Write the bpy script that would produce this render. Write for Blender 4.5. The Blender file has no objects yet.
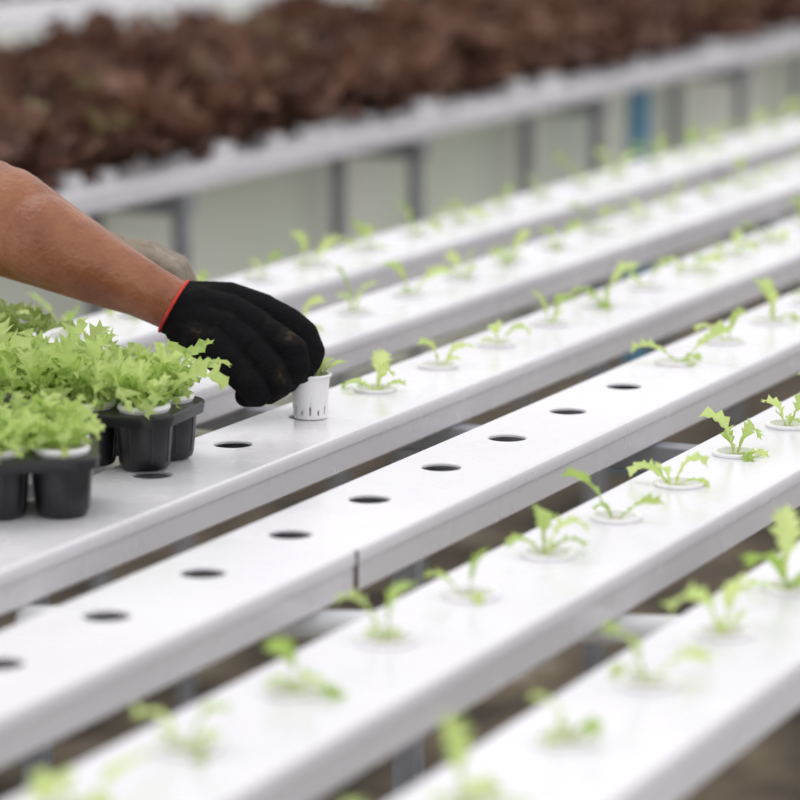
import bpy, bmesh, math, random
from mathutils import Vector, Matrix, Quaternion

TOP = 0.95            # height of channel tops above floor
# ------------------------------------------------------------------ materials
def mat(name, c1, c2=None, scale=8.0, rough=0.5, bump=0.0, bscale=60.0, spec=0.5,
        detail=4.0, lo=0.35, hi=0.65, metallic=0.0, trans=0.0, c3=None, attr=False, coat=0.0, sheen=0.0, amix=0.5):
    m = bpy.data.materials.new(name); m.use_nodes = True
    nt = m.node_tree; N = nt.nodes; L = nt.links
    for n in list(N): N.remove(n)
    out = N.new('ShaderNodeOutputMaterial'); p = N.new('ShaderNodeBsdfPrincipled')
    p.inputs['Roughness'].default_value = rough
    p.inputs['Metallic'].default_value = metallic
    p.inputs['Specular IOR Level'].default_value = spec
    p.inputs['Coat Weight'].default_value = coat
    p.inputs['Sheen Weight'].default_value = sheen
    tc = N.new('ShaderNodeTexCoord')
    nz = N.new('ShaderNodeTexNoise'); nz.inputs['Scale'].default_value = scale
    nz.inputs['Detail'].default_value = detail
    L.new(tc.outputs['Object'], nz.inputs['Vector'])
    cr = N.new('ShaderNodeValToRGB')
    cr.color_ramp.elements[0].position = lo; cr.color_ramp.elements[0].color = (*c1, 1)
    cr.color_ramp.elements[1].position = hi; cr.color_ramp.elements[1].color = (*(c2 or c1), 1)
    if c3:
        e = cr.color_ramp.elements.new(min(0.98, hi + 0.1)); e.color = (*c3, 1)
    if attr:
        at = N.new('ShaderNodeAttribute'); at.attribute_name = 'tone'
        ad = N.new('ShaderNodeMath'); ad.operation = 'ADD'; ad.use_clamp = True
        ml = N.new('ShaderNodeMath'); ml.operation = 'MULTIPLY_ADD'
        ml.inputs[1].default_value = amix; ml.inputs[2].default_value = -amix/2
        L.new(nz.outputs['Fac'], ml.inputs[0]); L.new(at.outputs['Fac'], ad.inputs[0]); L.new(ml.outputs[0], ad.inputs[1])
        L.new(ad.outputs[0], cr.inputs['Fac'])
    else:
        L.new(nz.outputs['Fac'], cr.inputs['Fac'])
    L.new(cr.outputs['Color'], p.inputs['Base Color'])
    if bump:
        nb = N.new('ShaderNodeTexNoise'); nb.inputs['Scale'].default_value = bscale
        L.new(tc.outputs['Object'], nb.inputs['Vector'])
        b = N.new('ShaderNodeBump'); b.inputs['Strength'].default_value = bump; b.inputs['Distance'].default_value = 0.004
        L.new(nb.outputs['Fac'], b.inputs['Height']); L.new(b.outputs['Normal'], p.inputs['Normal'])
    if trans:
        t = N.new('ShaderNodeBsdfTranslucent'); L.new(cr.outputs['Color'], t.inputs['Color'])
        mx = N.new('ShaderNodeMixShader'); mx.inputs['Fac'].default_value = trans
        L.new(p.outputs[0], mx.inputs[1]); L.new(t.outputs[0], mx.inputs[2]); L.new(mx.outputs[0], out.inputs['Surface'])
    else:
        L.new(p.outputs[0], out.inputs['Surface'])
    return m

def knit(name, c1, c2, c3=None):
    m = mat(name, c1, c2, scale=38, rough=0.95, spec=0.12, lo=0.55, hi=0.69, c3=c3, detail=6)
    nt = m.node_tree; N = nt.nodes; L = nt.links
    p = [n for n in N if n.type == 'BSDF_PRINCIPLED'][0]
    tc = [n for n in N if n.type == 'TEX_COORD'][0]
    w1 = N.new('ShaderNodeTexWave'); w1.inputs['Scale'].default_value = 150; w1.bands_direction = 'X'; w1.inputs['Distortion'].default_value = 3
    w2 = N.new('ShaderNodeTexWave'); w2.inputs['Scale'].default_value = 170; w2.bands_direction = 'Z'; w2.inputs['Distortion'].default_value = 3
    ad = N.new('ShaderNodeMath'); ad.operation = 'ADD'
    L.new(tc.outputs['Object'], w1.inputs['Vector']); L.new(tc.outputs['Object'], w2.inputs['Vector'])
    L.new(w1.outputs['Fac'], ad.inputs[0]); L.new(w2.outputs['Fac'], ad.inputs[1])
    b = N.new('ShaderNodeBump'); b.inputs['Strength'].default_value = 0.45; b.inputs['Distance'].default_value = 0.001
    nz = N.new('ShaderNodeTexNoise'); nz.inputs['Scale'].default_value = 45; nz.inputs['Detail'].default_value = 2
    L.new(tc.outputs['Object'], nz.inputs['Vector'])
    b2 = N.new('ShaderNodeBump'); b2.inputs['Strength'].default_value = 0.7; b2.inputs['Distance'].default_value = 0.010
    L.new(nz.outputs['Fac'], b2.inputs['Height']); L.new(b2.outputs['Normal'], b.inputs['Normal'])
    L.new(ad.outputs[0], b.inputs['Height']); L.new(b.outputs['Normal'], p.inputs['Normal'])
    return m

M_white = mat('white_plastic', (0.69,0.675,0.715), (0.79,0.775,0.815), scale=3.0, rough=0.25, spec=0.55, bump=0.06, bscale=14, detail=6, lo=.28, hi=.58)
# water marks: patchy gloss
_nt=M_white.node_tree; _p=[n for n in _nt.nodes if n.type=='BSDF_PRINCIPLED'][0]; _tc=[n for n in _nt.nodes if n.type=='TEX_COORD'][0]
_n=_nt.nodes.new('ShaderNodeTexNoise'); _n.inputs['Scale'].default_value=18; _n.inputs['Detail'].default_value=3
_m=_nt.nodes.new('ShaderNodeMapRange'); _m.inputs['From Min'].default_value=.35; _m.inputs['From Max'].default_value=.65; _m.inputs['To Min'].default_value=.18; _m.inputs['To Max'].default_value=.30
_nt.links.new(_tc.outputs['Object'],_n.inputs['Vector']); _nt.links.new(_n.outputs['Fac'],_m.inputs['Value']); _nt.links.new(_m.outputs[0],_p.inputs['Roughness'])
M_cup = mat('net_cup_plastic', (0.82,0.81,0.82), (0.88,0.87,0.88), scale=9, rough=0.4)
M_medium = mat('grow_sponge', (0.32,0.29,0.2), (0.6,0.57,0.45), scale=200, rough=0.9, bump=0.4, bscale=300)
M_seam = mat('seam_gasket', (0.08,0.045,0.025), (0.14,0.08,0.05), scale=30, rough=0.8)
M_leaf = mat('young_lettuce_leaf', (0.33,0.50,0.08), (0.70,0.83,0.32), scale=14, rough=0.45, spec=0.35, lo=0.12, hi=0.85, trans=0.5, attr=True)
M_red = mat('red_lettuce_leaf', (0.072,0.032,0.021), (0.25,0.125,0.082), scale=2.2, rough=0.6, spec=0.35, lo=0.0, hi=0.62, trans=0.25, attr=True, c3=(0.27,0.21,0.11), amix=.35)
M_black = mat('black_tray_plastic', (0.009,0.009,0.011), (0.014,0.014,0.016), scale=20, rough=0.33, spec=0.5, bump=0.1, bscale=90)
M_steel = mat('galvanised_steel', (0.24,0.245,0.27), (0.36,0.37,0.40), scale=20, rough=0.5, metallic=0.2)
M_pipe = mat('white_pvc_pipe', (0.66,0.67,0.69), (0.74,0.74,0.76), scale=6, rough=0.4)
M_blue = mat('blue_paint', (0.10,0.30,0.50), (0.16,0.38,0.58), scale=6, rough=0.4)
M_floor = mat('earth_floor', (0.045,0.034,0.024), (0.19,0.15,0.10), scale=5, rough=0.95, bump=0.6, bscale=20, detail=8, lo=0.38, hi=0.62, c3=(0.42,0.38,0.3))
M_conc = mat('pale_concrete', (0.50,0.53,0.46), (0.62,0.64,0.57), scale=1.5, rough=0.9)
M_sheet = mat('plastic_curtain', (0.84,0.91,0.76), (0.95,0.97,0.89), scale=1.6, rough=0.45)
M_wall = mat('polycarbonate_wall', (0.68,0.72,0.66), (0.8,0.83,0.79), scale=1.0, rough=0.6)
M_skin = mat('tanned_skin', (0.24,0.084,0.038), (0.36,0.145,0.073), scale=22, rough=0.40, spec=0.4, bump=0.5, bscale=170, detail=8)
M_glove = knit('black_knit', (0.006,0.006,0.007), (0.014,0.012,0.011), (0.08,0.055,0.035))
M_grey = knit('grey_cotton_knit', (0.30,0.25,0.20), (0.42,0.37,0.31))
M_redhem = mat('red_hem', (0.55,0.03,0.02), (0.65,0.06,0.04), scale=60, rough=0.8, bump=0.3, bscale=400)
M_shirt = mat('shirt_cloth', (0.12,0.16,0.25), (0.16,0.2,0.3), scale=12, rough=0.9, bump=0.3, bscale=40)
M_trs = mat('trouser_cloth', (0.05,0.05,0.06), (0.08,0.08,0.09), scale=12, rough=0.9)
M_hair = mat('hair', (0.01,0.008,0.006), (0.03,0.02,0.015), scale=80, rough=0.6, bump=0.6, bscale=200)
M_eye = mat('eye_white', (0.8,0.8,0.78), rough=0.2)
M_iris = mat('iris', (0.03,0.015,0.01), rough=0.2)
M_lip = mat('lip', (0.35,0.12,0.09), rough=0.5)

# ------------------------------------------------------------------ mesh builder
class MB:
    def __init__(s): s.v=[]; s.f=[]; s.m=[]; s.t=[]
    def add(s, vs, fs, mi=0, tone=0.5):
        o=len(s.v); s.v.extend([tuple(x) for x in vs]); s.f.extend([tuple(i+o for i in f) for f in fs])
        s.m.extend([mi]*len(fs)); s.t.extend([tone]*len(vs))
    def lathe(s, prof, c, segs=24, mi=0, axis=None, cap0=False, cap1=False):
        q = Vector((0,0,1)).rotation_difference(axis.normalized()) if axis is not None else None
        vs=[]; c=Vector(c)
        for r,z in prof:
            for k in range(segs):
                a=2*math.pi*k/segs; p=Vector((r*math.cos(a), r*math.sin(a), z))
                if q: p=q@p
                vs.append(c+p)
        fs=[]
        for i in range(len(prof)-1):
            for k in range(segs):
                k2=(k+1)%segs
                fs.append((i*segs+k, i*segs+k2, (i+1)*segs+k2, (i+1)*segs+k))
        if cap0: fs.append(tuple(range(segs))[::-1])
        if cap1: fs.append(tuple((len(prof)-1)*segs+k for k in range(segs)))
        s.add(vs, fs, mi)
    def tube(s, p0, p1, r, segs=14, mi=0):
        p0=Vector(p0); p1=Vector(p1); d=p1-p0
        s.lathe([(r*0.9,0),(r,r*0.1),(r,d.length-r*0.1),(r*0.9,d.length)], p0, segs, mi, axis=d, cap0=True, cap1=True)
    def box(s, lo, hi, mi=0, bev=0.0):
        bm=bmesh.new(); bmesh.ops.create_cube(bm, size=1)
        lo=Vector(lo); hi=Vector(hi); c=(lo+hi)/2; d=hi-lo
        for v in bm.verts: v.co=Vector((v.co.x*d.x, v.co.y*d.y, v.co.z*d.z))+c
        if bev: bmesh.ops.bevel(bm, geom=list(bm.edges), offset=bev, segments=2, affect='EDGES', profile=0.5)
        bm.verts.index_update()
        s.add([v.co.copy() for v in bm.verts], [tuple(v.index for v in f.verts) for f in bm.faces], mi); bm.free()
    def obj(s, name, mats, parent=None, smooth=True, loc=None, angle=40):
        me=bpy.data.meshes.new(name); me.from_pydata(s.v, [], s.f); 
        for m in mats: me.materials.append(m)
        me.polygons.foreach_set('material_index', s.m)
        a=me.attributes.new('tone','FLOAT','POINT'); a.data.foreach_set('value', s.t)
        me.update()
        if smooth:
            me.polygons.foreach_set('use_smooth',[True]*len(me.polygons))
            try: me.set_sharp_from_angle(angle=math.radians(angle))
            except Exception: pass
        o=bpy.data.objects.new(name, me); bpy.context.collection.objects.link(o)
        if parent: o.parent=parent
        return o

def empty(name, loc=(0,0,0)):
    e=bpy.data.objects.new(name,None); e.empty_display_size=0.1; e.location=loc
    bpy.context.collection.objects.link(e); return e

# ------------------------------------------------------------------ leaves
def leaf(mb, base, az, length, width, el0, curl, rng, rows=13, lobes=0.5, petiole=0.3, ruffle=0.15, tone=0.5, twist=0.0, mi=0):
    pos=Vector(base); step=length/(rows-1)
    h=Vector((math.cos(az), math.sin(az), 0)); up=Vector((0,0,1)); side0=Vector((-math.sin(az), math.cos(az), 0))
    vs=[]; sway=rng.uniform(-.4,.4)
    for i in range(rows):
        t=i/(rows-1); el=el0-curl*t*t*1.2
        tan=(h*math.cos(el)+up*math.sin(el)+side0*sway*t).normalized(); nor=-h*math.sin(el)+up*math.cos(el)
        a=twist*t; side=side0*math.cos(a)+nor*math.sin(a); nn=nor*math.cos(a)-side0*math.sin(a)
        if t<petiole: env=0.11+0.1*t/petiole
        else:
            q=(t-petiole)/(1-petiole); env=0.2+0.8*math.sin(math.pi*min(1,(q*0.80+0.12)))**0.8
            if i==rows-1: env*=0.25
        sc=1.0
        if t>=petiole: sc = 1.15 if i%2==0 else 1.15-lobes
        for sd in (-1,1):
            w=width*env*sc*(1+rng.uniform(-.2,.2))
            fw=step*(0.75 if i%2==0 else -0.1)
            rf=rng.uniform(-1,1)*ruffle*width
            e=pos+side*sd*w+nn*(abs(w)*0.35+rf)+tan*(fw if t>=petiole else 0)
            m=pos+side*sd*w*0.5+nn*(abs(w)*0.16+rf*0.2)
            if sd==-1: vs+= [e,m,pos.copy()-nn*0.0006]
            else: vs+= [m,e]
        pos=pos+tan*step
    fs=[]
    for i in range(rows-1):
        for k in range(4):
            a=i*5+k; fs.append((a,a+1,a+6,a+5))
    mb.add(vs, fs, mi, tone)

def seedling(mb, c, rng, size=1.0, n=None, frilly=False, mi=0):
    n=n or rng.choice([3,4,5,5]); a0=rng.uniform(0,6.28)
    for i in range(n):
        az=a0+i*2.4+rng.uniform(-.6,.6)
        big=(i<2)
        L=size*(rng.uniform(.046,.068) if big else rng.uniform(.024,.045))
        if frilly: L=size*rng.uniform(.036,.068)
        el=(rng.uniform(.65,1.5) if big else rng.uniform(.25,1.0)) if not frilly else rng.uniform(.55,1.5)
        leaf(mb, Vector(c)+Vector((math.cos(az)*.003,math.sin(az)*.003,-.001)), az, L, L*(rng.uniform(.14,.20) if not frilly else rng.uniform(.13,.19)),
             el, rng.uniform(.4,2.3), rng,
             rows=15 if not frilly else 21, lobes=rng.uniform(.4,.7) if not frilly else rng.uniform(.6,.85), petiole=.38 if not frilly else .38, ruffle=.3 if not frilly else .6,
             tone=rng.uniform(.25,.95) if not frilly else rng.uniform(.4,1.0), twist=rng.uniform(-.9,.9), mi=mi)

# ------------------------------------------------------------------ channels
CW=0.131; CH=0.040; HR=0.0190; HOFF=-0.0129
def channel(mb, yc, phase, s0, s1, PITCH=.157, seams=()):
    """yc = Y of the planting-hole line"""
    yh=yc; ya=yc+HOFF-CW/2; yb=yc+HOFF+CW/2
    e=0.004
    k0=math.floor((s0-phase)/PITCH); k1=math.ceil((s1-phase)/PITCH)
    for k in range(k0,k1):
        cx=phase+k*PITCH; x0=cx-PITCH/2; x1=cx+PITCH/2
        y0=ya+e; y1=yb-e; per=[]; n=8
        for j in range(n): per.append((x0+(x1-x0)*j/n, y0))
        for j in range(n): per.append((x1, y0+(y1-y0)*j/n))
        for j in range(n): per.append((x1-(x1-x0)*j/n, y1))
        for j in range(n): per.append((x0, y1-(y1-y0)*j/n))
        vs=[(p[0],p[1],TOP) for p in per]; an=[math.atan2(p[1]-yh,p[0]-cx) for p in per]
        vs+=[(cx+(HR+.0012)*math.cos(a), yh+(HR+.0012)*math.sin(a), TOP) for a in an]
        vs+=[(cx+HR*math.cos(a), yh+HR*math.sin(a), TOP-.001) for a in an]
        vs+=[(cx+HR*math.cos(a), yh+HR*math.sin(a), TOP-.003) for a in an]
        N=len(per); fs=[]
        for r in range(3):
            for j in range(N):
                j2=(j+1)%N; fs.append((r*N+j, r*N+j2, (r+1)*N+j2, (r+1)*N+j))
        mb.add(vs,fs,0)
    xs0=phase+k0*PITCH-PITCH/2; xs1=phase+(k1-1)*PITCH+PITCH/2
    prof=[(ya+e,TOP),(ya+.0012,TOP-.0012),(ya,TOP-e),(ya,TOP-.013),(ya+.0018,TOP-.0135),(ya+.0018,TOP-CH+.003),(ya+.0048,TOP-CH),
          (yb-.0048,TOP-CH),(yb-.0018,TOP-CH+.003),(yb-.0018,TOP-.0135),(yb,TOP-.013),(yb,TOP-e),(yb-.0012,TOP-.0012),(yb-e,TOP)]
    vs=[(xs0,p[0],p[1]) for p in prof]+[(xs1,p[0],p[1]) for p in prof]; n=len(prof)
    mb.add(vs,[(j,j+1,n+j+1,n+j) for j in range(n-1)]+[tuple(range(n)),tuple(n+j for j in range(n))[::-1]],0)
    for sx in seams:
        mb.box((sx-.0016,ya-.0008,TOP-CH+.002),(sx+.0016,ya+.002,TOP-.001),1)

def net_cup_rim(mb, x, y, mr=0, mm=1, z=TOP):
    mb.lathe([(.0232,.0002),(.0236,.0026),(.0222,.0040),(.0190,.0036),(.0180,.001),(.0125,-.010),(.0,-.0105)],(x,y,z),24,mr)
    mb.lathe([(.0172,-.003),(.010,-.001),(.0,-.000)],(x,y,z),14,mm)

rows = [ # (hole-line Y, phase, pitch, first planted, last planted, size)
  (0.8296,2.160,.1576,1.5,7.6,1.15),
  (1.0531,1.876,.1560,1.2,7.6,1.12),
  (1.2862,2.635,.1565,3.40,8.0,.98),
  (1.5172,2.803,.1600,3.05,8.4,.95),
  (1.7676,3.739,.1580,2.9,8.6,1.0),
  (1.9987,3.767,.1580,3.1,8.8,1.0)]
for idx,(y,ph,pt,p0,p1,sz) in enumerate(rows):
    mb=MB(); channel(mb,y,ph,0.8,9.2,pt, seams=(2.45,5.3) if idx==2 else ((4.3+0.2*idx),))
    mb.obj('hydroponic_channel',[M_white,M_seam],angle=30)
    rng=random.Random(60+idx); cups=MB(); pl=MB()
    k=math.ceil((p0-ph)/pt-1e-6)
    while ph+k*pt<p1:
        x=ph+k*pt; k+=1
        net_cup_rim(cups,x,y)
        seedling(pl,(x+rng.uniform(-.006,.006),y+rng.uniform(-.005,.005),TOP+.002),rng,size=sz*rng.uniform(.62,1.15))
    cups.obj('net_pot_row',[M_cup,M_medium]); pl.obj('lettuce_seedling_row',[M_leaf],angle=80)

# front bench frame
fr=MB()
fr.tube((2.577,0.75,TOP-CH-.0125),(2.296,1.45,TOP-CH-.0125),.0125,16,1)
for s in (1.2,3.17,4.9,6.6,8.3):
    fr.box((s-.014,0.76,TOP-CH-.028),(s+.014,2.04,TOP-CH),0,.002)
    for yy in (1.50,1.98):
        fr.box((s-.014,yy-.014,0),(s+.014,yy+.014,TOP-CH-.028),0,.002)
fr.obj('channel_support_frame',[M_steel,M_pipe],smooth=False)

# ------------------------------------------------------------------ second bench with red lettuce
S2=10.4; B0=2.765
b2=MB(); lets=MB(); cups2=MB(); rng=random.Random(7)
for i in range(5):
    y=B0+.23*i
    channel(b2,y,2.0+.03*i,2.4,S2)
    x=2.5+rng.uniform(0,.1)
    while x<S2-.05:
        if i==0:
            net_cup_rim(cups2,x,y)
            if rng.random()<.6:
                sc=rng.uniform(.7,1.25); cups2.lathe([(.020*sc,0),(.023*sc,.012*sc),(.0235*sc,.018*sc),(.021*sc,.018*sc)],(x+rng.uniform(-.02,.02),y-.018+rng.uniform(-.012,.012),TOP+.001),16,0)
        n=16; a0=rng.uniform(0,6.28); hs=rng.uniform(.8,1.25)
        yy=y+(.03+rng.uniform(-.015,.015) if i==0 else 0)
        for j in range(n):
            az=a0+j*2.4; q=j/n
            leaf(lets,(x,yy,TOP+.003),az,hs*rng.uniform(.08,.13),hs*rng.uniform(.022,.034),1.4-.95*q+rng.uniform(-.15,.15),rng.uniform(.4,1.4),rng,
                 rows=8,lobes=.45,petiole=.15,ruffle=.75,tone=rng.uniform(.0,.6)+(.3 if rng.random()<.06 else 0),twist=rng.uniform(-.7,.7))
        x+=rng.uniform(.10,.13)
b2.obj('hydroponic_bench_channels',[M_white,M_seam],angle=30)
lets.obj('red_lettuce_bed',[M_red],angle=80); cups2.obj('net_pot_row',[M_cup,M_medium])
f2=MB()
for k in range(-2,7):
    s=4.83+.93*k
    f2.box((s-.018,2.69,TOP-CH-.040),(s+.018,3.78,TOP-CH),0,.002)
    for yy in (2.71,2.878,3.74): f2.box((s-.012,yy-.012,0),(s+.012,yy+.012,TOP-CH-.040),0,.002)
f2.obj('bench_support_frame',[M_steel],smooth=False)
pb=MB(); pb.tube((7.12,2.78,0),(7.12,2.78,TOP-CH-.002),.026); pb.box((7.07,2.73,0),(7.17,2.83,.02),0,.003)
pb.obj('blue_water_pipe',[M_blue])
cu=MB(); vs=[];fs=[]; nx=260
for i in range(nx+1):
    x=2.4+ 8.0*i/nx
    o=.012*math.sin(x*7.3)+.007*math.sin(x*17.1+1)
    for z in (0.40,.55,.7,TOP-CH-.042): vs.append((x,2.935+o*(1.2-z),z))
for i in range(nx):
    for k in range(3): a=i*4+k; fs.append((a,a+4,a+5,a+1))
cu.add(vs,fs); cu.obj('plastic_curtain',[M_sheet],angle=80)

# third bench far
b3=MB(); l3=MB()
for i,y in enumerate([4.85+.23*j for j in range(7)]):
    channel(b3,y,2.0,2.5,13.0)
    if i>=2:
        x=2.6
        while x<12.9:
            a0=rng.uniform(0,6.28)
            for j in range(9):
                leaf(l3,(x,y,TOP+.003),a0+j*2.4,rng.uniform(.09,.13),rng.uniform(.03,.045),1.3-.09*j,rng.uniform(.4,1.3),rng,rows=6,lobes=.2,petiole=.15,ruffle=.4,tone=rng.uniform(.0,.6))
            x+=.17
b3.obj('hydroponic_bench_channels',[M_white,M_seam],angle=30); l3.obj('red_lettuce_bed',[M_red],angle=80)
f3=MB()
for s in (2.8,4.6,6.4,8.2,10.0,11.8):
    f3.box((s-.014,4.78,TOP-CH-.030),(s+.014,6.25,TOP-CH),0,.002)
    for yy in (4.82,6.2): f3.box((s-.012,yy-.012,0),(s+.012,yy+.012,TOP-CH-.03),0,.002)
f3.obj('bench_support_frame',[M_steel],smooth=False)

# ------------------------------------------------------------------ floor & walls
fl=MB(); fl.box((-4,-3,-.1),(24,3.9,0)); fl.obj('floor',[M_floor],smooth=False)
fl=MB(); fl.box((-4,3.9,-.1),(24,20,0)); fl.obj('floor_concrete',[M_conc],smooth=False)
wl=MB(); wl.box((-4,20,-.1),(24,20.1,3.0))
for i in range(14): wl.box((-4+i*2-.03,19.95,0),(-4+i*2+.03,20.0,3.0))
wl.obj('wall_back',[M_wall],smooth=False)
wl=MB(); wl.box((24,-3,-.1),(24.1,20,3.0))
for i in range(12): wl.box((23.95,-3+i*2-.03,0),(24,-3+i*2+.03,3.0))
wl.obj('wall_right',[M_wall],smooth=False)
wd=MB(); rw=random.Random(3)
for i in range(120):
    x=rw.uniform(1.4,8); y=rw.uniform(.1,1.4)
    for j in range(8):
        leaf(wd,(x+rw.uniform(-.03,.03),y+rw.uniform(-.03,.03),0.006),rw.uniform(0,6.28),rw.uniform(.06,.16),rw.uniform(.012,.025),rw.uniform(.5,1.4),rw.uniform(.3,1.2),rw,rows=6,lobes=.2,petiole=.1,tone=rw.uniform(0,.4))
M_weed=mat('weed_leaf',(0.10,0.20,0.03),(0.30,0.42,0.10),scale=6,rough=.6,trans=.3,attr=True)
wd.obj('weed_patch',[M_weed],angle=80)

# ------------------------------------------------------------------ seedling trays
def tray(name, origin, e1, e2, nx, ny, seed, p=0.056, H=0.055, sz=1.0):
    rng=random.Random(seed); par=empty(name, (origin[0],origin[1],TOP))
    O=Vector((0,0,0)); e1=Vector((*e1,0)).normalized(); e2=Vector((*e2,0)).normalized(); z=.0015
    pots=MB()
    for i in range(nx):
        for j in range(ny):
            c=O+e1*p*i+e2*p*j
            prof=[(0,z),(.020,z),(.0226,z+.0015),(.0242,z+.006),(.0262,H*.5),(.0276,H-.008),(.0280,H)]
            pots.lathe(prof,c,32)
            for q in range(8):
                a=q*math.pi/4; d=Vector((math.cos(a),math.sin(a),0))
                pots.tube(c+d*.0242+Vector((0,0,z+.008)),c+d*.0272+Vector((0,0,H-.010)),.0012,6)
    hw=.031; R=.026; pts=[]
    ex=p*(nx-1); ey=p*(ny-1)
    for (cx,cy,a0) in ((ex+hw-R,ey+hw-R,0),(-hw+R,ey+hw-R,90),(-hw+R,-hw+R,180),(ex+hw-R,-hw+R,270)):
        for q in range(7):
            a=math.radians(a0+q*15); pts.append((cx+R*math.cos(a),cy+R*math.sin(a)))
    mx=ex/2; my=ey/2
    def ring(off,zz):
        out=[]
        for (x,y) in pts:
            dx=x-mx; dy=y-my; l=math.hypot(dx,dy); x2=x+dx/l*off; y2=y+dy/l*off
            out.append(O+e1*x2+e2*y2+Vector((0,0,zz)))
        return out
    rs=[ring(-.0015,H-.010),ring(.0015,H-.010),ring(0.0028,H-.001),ring(0.0012,H+.0012),ring(-.003,H+.0015)]
    vs=[v for r in rs for v in r]; n=len(pts); fs=[]
    for r in range(4):
        for k in range(n): k2=(k+1)%n; fs.append((r*n+k,r*n+k2,(r+1)*n+k2,(r+1)*n+k))
    fs.append(tuple(4*n+k for k in range(n)))
    pots.add(vs,fs); pots.obj('tray_body',[M_black],parent=par,angle=35)
    cups=MB(); pl=MB()
    for i in range(nx):
        for j in range(ny):
            c=O+e1*p*i+e2*p*j
            cups.lathe([(.0235,H+.001),(.0255,H+.005),(.0245,H+.0085),(.0205,H+.008),(.0190,H+.002),(0,H+.0015)],c,24,0)
            cups.lathe([(.018,H+.003),(.01,H+.006),(0,H+.007)],c,14,1)
            for q in range(5):
                lim=.017 if i else .011
                seedling(pl,c+Vector((rng.uniform(-lim,lim),rng.uniform(-lim,lim),H+.004)),rng,size=sz*rng.uniform(.6,1.15)*(1 if i else .88),n=6,frilly=True)
    cups.obj('net_pots',[M_cup,M_medium],parent=par); pl.obj('lettuce_seedlings',[M_leaf],parent=par,angle=80)
    return par
YAW=math.radians(25.47)
Fv=Vector((math.cos(YAW),math.sin(YAW))); Rv=Vector((math.sin(YAW),-math.cos(YAW)))
def sn(R,F): p=Rv*R+Fv*F; return (p.x,p.y)
def dirs(th):
    t=math.radians(th); return (-Rv*math.cos(t)+Fv*math.sin(t)),(Fv*math.cos(t)+Rv*math.sin(t))
a,b=dirs(-6); tray('seedling_tray',(2.458,1.503),a,b,3,2,11,sz=.92)
a,b=dirs(20); tray('seedling_tray',(2.662,1.536),a,b,4,2,16,sz=1.25)
a,b=dirs(25); tray('seedling_tray',(2.84,1.825),a,b,3,2,13,sz=1.1)

# ------------------------------------------------------------------ held net pot
cx,cy=2.957,1.510
R0=Rv.x*cx+Rv.y*cy; F0=Fv.x*cx+Fv.y*cy
pot=empty('net_pot',(cx,cy,TOP+.001))
pm=MB(); segs=64; prof=[(.0172,0.0),(.0176,.004),(.0179,.009),(.0182,.013),(.0190,.027),(.0196,.040),(.0198,.044)]
vs=[(r*math.cos(2*math.pi*k/segs), r*math.sin(2*math.pi*k/segs), z) for r,z in prof for k in range(segs)]
fs=[]
for i in range(len(prof)-1):
    for k in range(segs):
        slot = (i==1 and k%5==1) or (i==2 and k%10==6)
        if not slot: fs.append((i*segs+k,i*segs+(k+1)%segs,(i+1)*segs+(k+1)%segs,(i+1)*segs+k))
fs.append(tuple(range(segs))[::-1]); pm.add(vs,fs)
o=pm.obj('pot_wall',[M_cup],parent=pot,angle=50)
sd=o.modifiers.new('thick','SOLIDIFY'); sd.thickness=.001; sd.offset=-1
pm=MB(); pm.lathe([(.0192,.042),(.0218,.0425),(.0222,.0445),(.0212,.0455),(.0188,.045),(.0185,.042)],(0,0,0),48)
pm.obj('pot_rim',[M_cup],parent=pot)
pm=MB(); pm.lathe([(0,.003),(.0155,.004),(.0165,.034),(.009,.038),(0,.039)],(0,0,0),20); pm.obj('grow_sponge',[M_medium],parent=pot)
pm=MB(); rg=random.Random(5)
for az,L,el in ((-1.0,.038,.75),(-.3,.032,.9)):
    leaf(pm,(0.004,-.004,.038),az,L,L*.2,el,.7,rg,tone=.6)
pm.obj('seedling',[M_leaf],parent=pot,angle=80)

# ------------------------------------------------------------------ worker
PHI=math.atan(623/3300); K=1/979
def H(u,v,z):   # arm working frame: along the reach, up a tilted plane, towards the near side
    x=(u-311)*K; y=(420-v)*K; z=z*K
    R=R0+x; F=F0+y*math.sin(PHI)-z*math.cos(PHI); Z=TOP+y*math.cos(PHI)+z*math.sin(PHI)
    a,b=sn(R,F); return Vector((a,b,Z))
def Wd(R,F,Z): a,b=sn(R,F); return Vector((a,b,Z))

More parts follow.
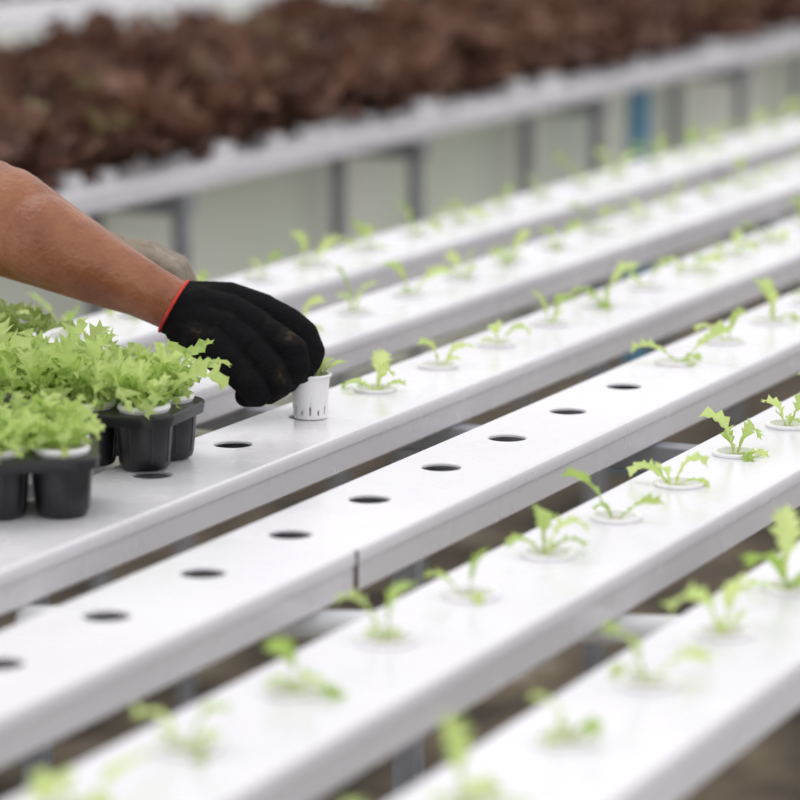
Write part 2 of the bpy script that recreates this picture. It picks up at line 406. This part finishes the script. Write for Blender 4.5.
_bm=bmesh.new(); bmesh.ops.create_icosphere(_bm,subdivisions=3,radius=1.0)
SPH_V=[v.co.copy() for v in _bm.verts]; SPH_F=[tuple(v.index for v in f.verts) for f in _bm.faces]; _bm.free()
def blob(name, chains, mats, parent, voxel, smooth=3):
    V=[];Fc=[]
    def ball(p,r):
        o=len(V); V.extend([(p.x+v.x*r,p.y+v.y*r,p.z+v.z*r) for v in SPH_V]); Fc.extend([(a+o,b+o,c+o) for a,b,c in SPH_F])
    for ch in chains:
        for i,(p,r) in enumerate(ch):
            ball(p,r)
            if i:
                p0,r0=ch[i-1]; d=p-p0; n=max(2,int(d.length/(min(r,r0)*.3)))
                for q in range(1,n): 
                    t=q/n; ball(p0.lerp(p,t), r0+(r-r0)*t)
    me=bpy.data.meshes.new(name+'_raw'); me.from_pydata(V,[],Fc); me.update()
    o=bpy.data.objects.new(name+'_raw',me); bpy.context.collection.objects.link(o)
    m=o.modifiers.new('r','REMESH'); m.mode='VOXEL'; m.voxel_size=voxel
    s=o.modifiers.new('s','SMOOTH'); s.factor=.5; s.iterations=smooth
    dg=bpy.context.evaluated_depsgraph_get(); dg.update()
    me2=bpy.data.meshes.new_from_object(o.evaluated_get(dg)); me2.name=name
    bpy.data.objects.remove(o)
    me2.materials.clear()
    for x in mats: me2.materials.append(x)
    me2.polygons.foreach_set('use_smooth',[True]*len(me2.polygons))
    o2=bpy.data.objects.new(name,me2); bpy.context.collection.objects.link(o2); o2.parent=parent
    return o2

worker=empty('greenhouse_worker')
def ch(*pts): return [(H(u,v,z), r*K) for u,v,z,r in pts]
glove=[
 ch((178,311,0,26),(196,314,0,28)),
 ch((190,305,-8,23),(228,305,-14,22),(262,313,-12,18.5)),
 ch((190,312,2,25),(228,318,4,23),(258,331,12,19)),
 ch((190,322,8,25),(224,335,18,23),(248,350,30,18.5)),
 ch((188,328,8,24),(214,348,26,22.5),(232,366,42,17.5)),
 ch((200,330,-8,24),(228,346,0,24),(250,362,10,20)),
 ch((262,313,-12,18),(288,325,-4,16.5),(303,337,2,16),(312,354,10,14),(310,362,14,13.5),(303,375,22,11.5)),
 ch((258,331,12,18),(280,344,22,16),(293,353,28,16),(298,368,32,14),(295,374,31,13),(289,384,24,11.5)),
 ch((248,350,30,17.5),(266,366,38,15.5),(275,375,42,15.5),(281,387,38,13.5),(270,395,28,11.8)),
 ch((232,366,42,17),(248,383,50,14.5),(255,390,52,14.5),(260,397,44,12.5),(248,398,34,11.5)),
 ch((200,320,-22,19),(236,338,-44,17),(262,352,-46,15.5),(286,364,-42,14.2),(302,374,-33,12.3)),
]
g=blob('right_glove',glove,[M_glove],worker,.0013,3)
def ringtube(mb,c,axis,R,r,seg=48,mi=0,flat=1.0):
    prof=[(R+r*math.cos(a),r*flat*math.sin(a)) for a in [2*math.pi*i/10 for i in range(11)]]
    mb.lathe(prof,c,seg,mi,axis=axis)
axr=(H(220,333,0)-H(178,309,0)).normalized()
cuf=MB(); ringtube(cuf,H(174,308,0),axr,29*K,1.7*K)
cuf.obj('glove_hem',[M_redhem],parent=worker)
cuf=MB()
cuf.lathe([(28.8*K,0),(29.5*K,.002),(28.9*K,.008),(29.3*K,.014),(28.6*K,.02),(26*K,.026)],H(174,308,0),48,0,axis=axr)
cuf.obj('glove_cuff',[M_glove],parent=worker)
# --- arms
sh_r=Wd(-.66,3.365,1.40); sh_l=Wd(-.82,3.615,1.38)
el_r=H(-78,190,-35); mid_r=el_r.lerp(sh_r,.45)
arm=[[*ch((188,315,0,24),(172,307,0,26.5),(140,290,-3,29.5),(100,271,-8,37),(50,246,-14,46),(0,221,-22,56),(-40,203,-30,54)),(el_r,.048),(mid_r,.050)],
     ch((175,303,4,22),(110,272,8,30),(40,240,2,45))]
blob('right_forearm',arm,[M_skin],worker,.003,5)
wl_=Wd(-.343,3.496,1.092); el_l=Wd(-.587,3.62,1.150); mid_l=el_l.lerp(sh_l,.45)
blob('left_forearm',[[(wl_,.026),(wl_.lerp(el_l,.35),.033),(wl_.lerp(el_l,.75),.041),(el_l,.042),(mid_l,.048)]],[M_skin],worker,.003,5)
hx=Wd(1,0,0)-Wd(0,0,0); hf=Wd(0,1,0)-Wd(0,0,0); hz=Vector((0,0,1))
def LH(a,b,c): return wl_+hx*a+hf*b+hz*c
lg=[[(LH(-.045,.01,.008),.031),(LH(0,0,0),.029),(LH(.03,0,0),.027)]]
for i,(off,L) in enumerate(((-.028,.85),(-.010,1.0),(.010,1.06),(.028,.95))):
    m=LH(.075,off,.004-abs(off)*.2)
    lg.append([(LH(.02,off*.6,0),.02),(m,.0135)])
    lg.append([(m,.0125),(LH(.075+.030*L,off*1.1,-.014),.0115),(LH(.075+.040*L,off*1.1,-.036),.0105),(LH(.075+.030*L,off*1.1,-.054),.0095)])
lg.append([(LH(.01,-.03,-.01),.018),(LH(.045,-.05,-.025),.014),(LH(.075,-.048,-.042),.012),(LH(.092,-.04,-.055),.0105)])
blob('left_glove',lg,[M_grey],worker,.0018,3)
# --- body (standing in the aisle, leaning to the bench)
o0=Wd(0,0,0); fwd=(Wd(.84,.54,0)-o0).normalized(); sd_=(Wd(-.54,.84,0)-o0).normalized()
hip=Wd(-.93,3.435,.92); chest=Wd(-.78,3.48,1.26); neck=Wd(-.73,3.495,1.45); headc=Wd(-.68,3.53,1.59)
torso=[[(hip-sd_*.07,.105),(hip+sd_*.07,.105)],[(hip-sd_*.06,.105),(chest-sd_*.08,.11)],[(hip+sd_*.06,.105),(chest+sd_*.08,.11)],
 [(chest-sd_*.08,.11),(sh_r,.062)],[(chest+sd_*.08,.11),(sh_l,.062)],[(sh_r,.062),(sh_l,.062)],[(chest,.11),(neck-Vector((0,0,.03)),.06)],
 [(sh_r,.062),(mid_r,.056)],[(sh_l,.062),(mid_l,.054)]]
blob('shirt',torso,[M_shirt],worker,.007,6)
legs=[]; bt=[]; base=Wd(-.93,3.435,0)
for sgn,st in ((-1,.06),(1,-.08)):
    kn=base+fwd*(st+.02)+sd_*.08*sgn+Vector((0,0,.5)); an=base+fwd*st+sd_*.085*sgn
    legs.append([(hip+sd_*.07*sgn-Vector((0,0,.03)),.098),(kn,.063),(an+Vector((0,0,.09)),.048)])
    bt.append([(an+Vector((0,0,.13)),.048),(an+Vector((0,0,.045)),.044),(an+fwd*.09+Vector((0,0,.040)),.040),(an+fwd*.16+Vector((0,0,.037)),.036)])
legs.append([(hip-sd_*.065-Vector((0,0,.02)),.11),(hip+sd_*.065-Vector((0,0,.02)),.11)])
blob('trousers',legs,[M_trs],worker,.007,6)
blob('boots',bt,[M_black],worker,.005,4)
up=Vector((.0,0,1)); hd=(fwd*.35+up*.94).normalized(); hfw=(fwd*.94-up*.35).normalized()
head=[[(neck-hd*.03,.055),(headc-hd*.06,.058)],[(headc-hfw*.02+hd*.02,.088),(headc+hfw*.015+hd*.01,.082)],
 [(headc+hfw*.03-hd*.04,.062),(headc+hfw*.05-hd*.08,.038)],
 [(headc+hfw*.088+hd*.012,.010),(headc+hfw*.108-hd*.022,.014)]]
for s_ in (-1,1):
    head.append([(headc+sd_*s_*.086+hd*.015,.014),(headc+sd_*s_*.086-hd*.02,.011)])
    head.append([(headc+hfw*.085+sd_*s_*.018+hd*.028,.012),(headc+hfw*.078+sd_*s_*.045+hd*.028,.011)])
blob('head',head,[M_skin],worker,.0035,4)
blob('hair',[[(headc-hfw*.035+hd*.045,.088),(headc+hfw*.012+hd*.052,.076)],[(headc-hfw*.05+hd*.0,.075),(headc-hfw*.05-hd*.03,.06)]],[M_hair],worker,.004,2)
ey=MB()
for s_ in (-1,1):
    c=headc+hfw*.083+sd_*s_*.032+hd*.008
    ey.lathe([(.001,-.011),(.008,-.008),(.011,0),(.008,.008),(.004,.0105)],c,16,0,axis=hfw)
    ey.lathe([(.005,.0095),(.003,.0112),(0,.0115)],c,16,1,axis=hfw)
ey.obj('eyes',[M_eye,M_iris],parent=worker)
blob('mouth',[[(headc+hfw*.084-hd*.052-sd_*.02,.005),(headc+hfw*.09-hd*.052,.0065),(headc+hfw*.084-hd*.052+sd_*.02,.005)]],[M_lip],worker,.0015,2)

# ------------------------------------------------------------------ light
w=bpy.data.worlds.new('World'); bpy.context.scene.world=w; w.use_nodes=True
bg=w.node_tree.nodes['Background']; bg.inputs[0].default_value=(.98,.98,1.0,1); bg.inputs[1].default_value=1.10
sun=bpy.data.lights.new('sun','SUN'); sun.energy=0.75; sun.angle=math.radians(40); sun.color=(1,.98,.94)
so=bpy.data.objects.new('sun',sun); bpy.context.collection.objects.link(so)
so.rotation_euler=Vector((-.25,-.45,-1)).to_track_quat('-Z','Y').to_euler(); so.location=(2,3,5)

# ------------------------------------------------------------------ camera
cam=bpy.data.cameras.new('camera'); co=bpy.data.objects.new('camera',cam); bpy.context.collection.objects.link(co)
co.location=(0,0,TOP+.645)
d=Vector((Fv.x*math.cos(PHI),Fv.y*math.cos(PHI),-math.sin(PHI)))
co.rotation_euler=d.to_track_quat('-Z','Y').to_euler()
cam.sensor_width=36; cam.lens=148.5; cam.dof.use_dof=True; cam.dof.focus_distance=3.25; cam.dof.aperture_fstop=3.7
bpy.context.scene.camera=co
sc=bpy.context.scene; sc.view_settings.view_transform='Standard'; sc.view_settings.exposure=0.0
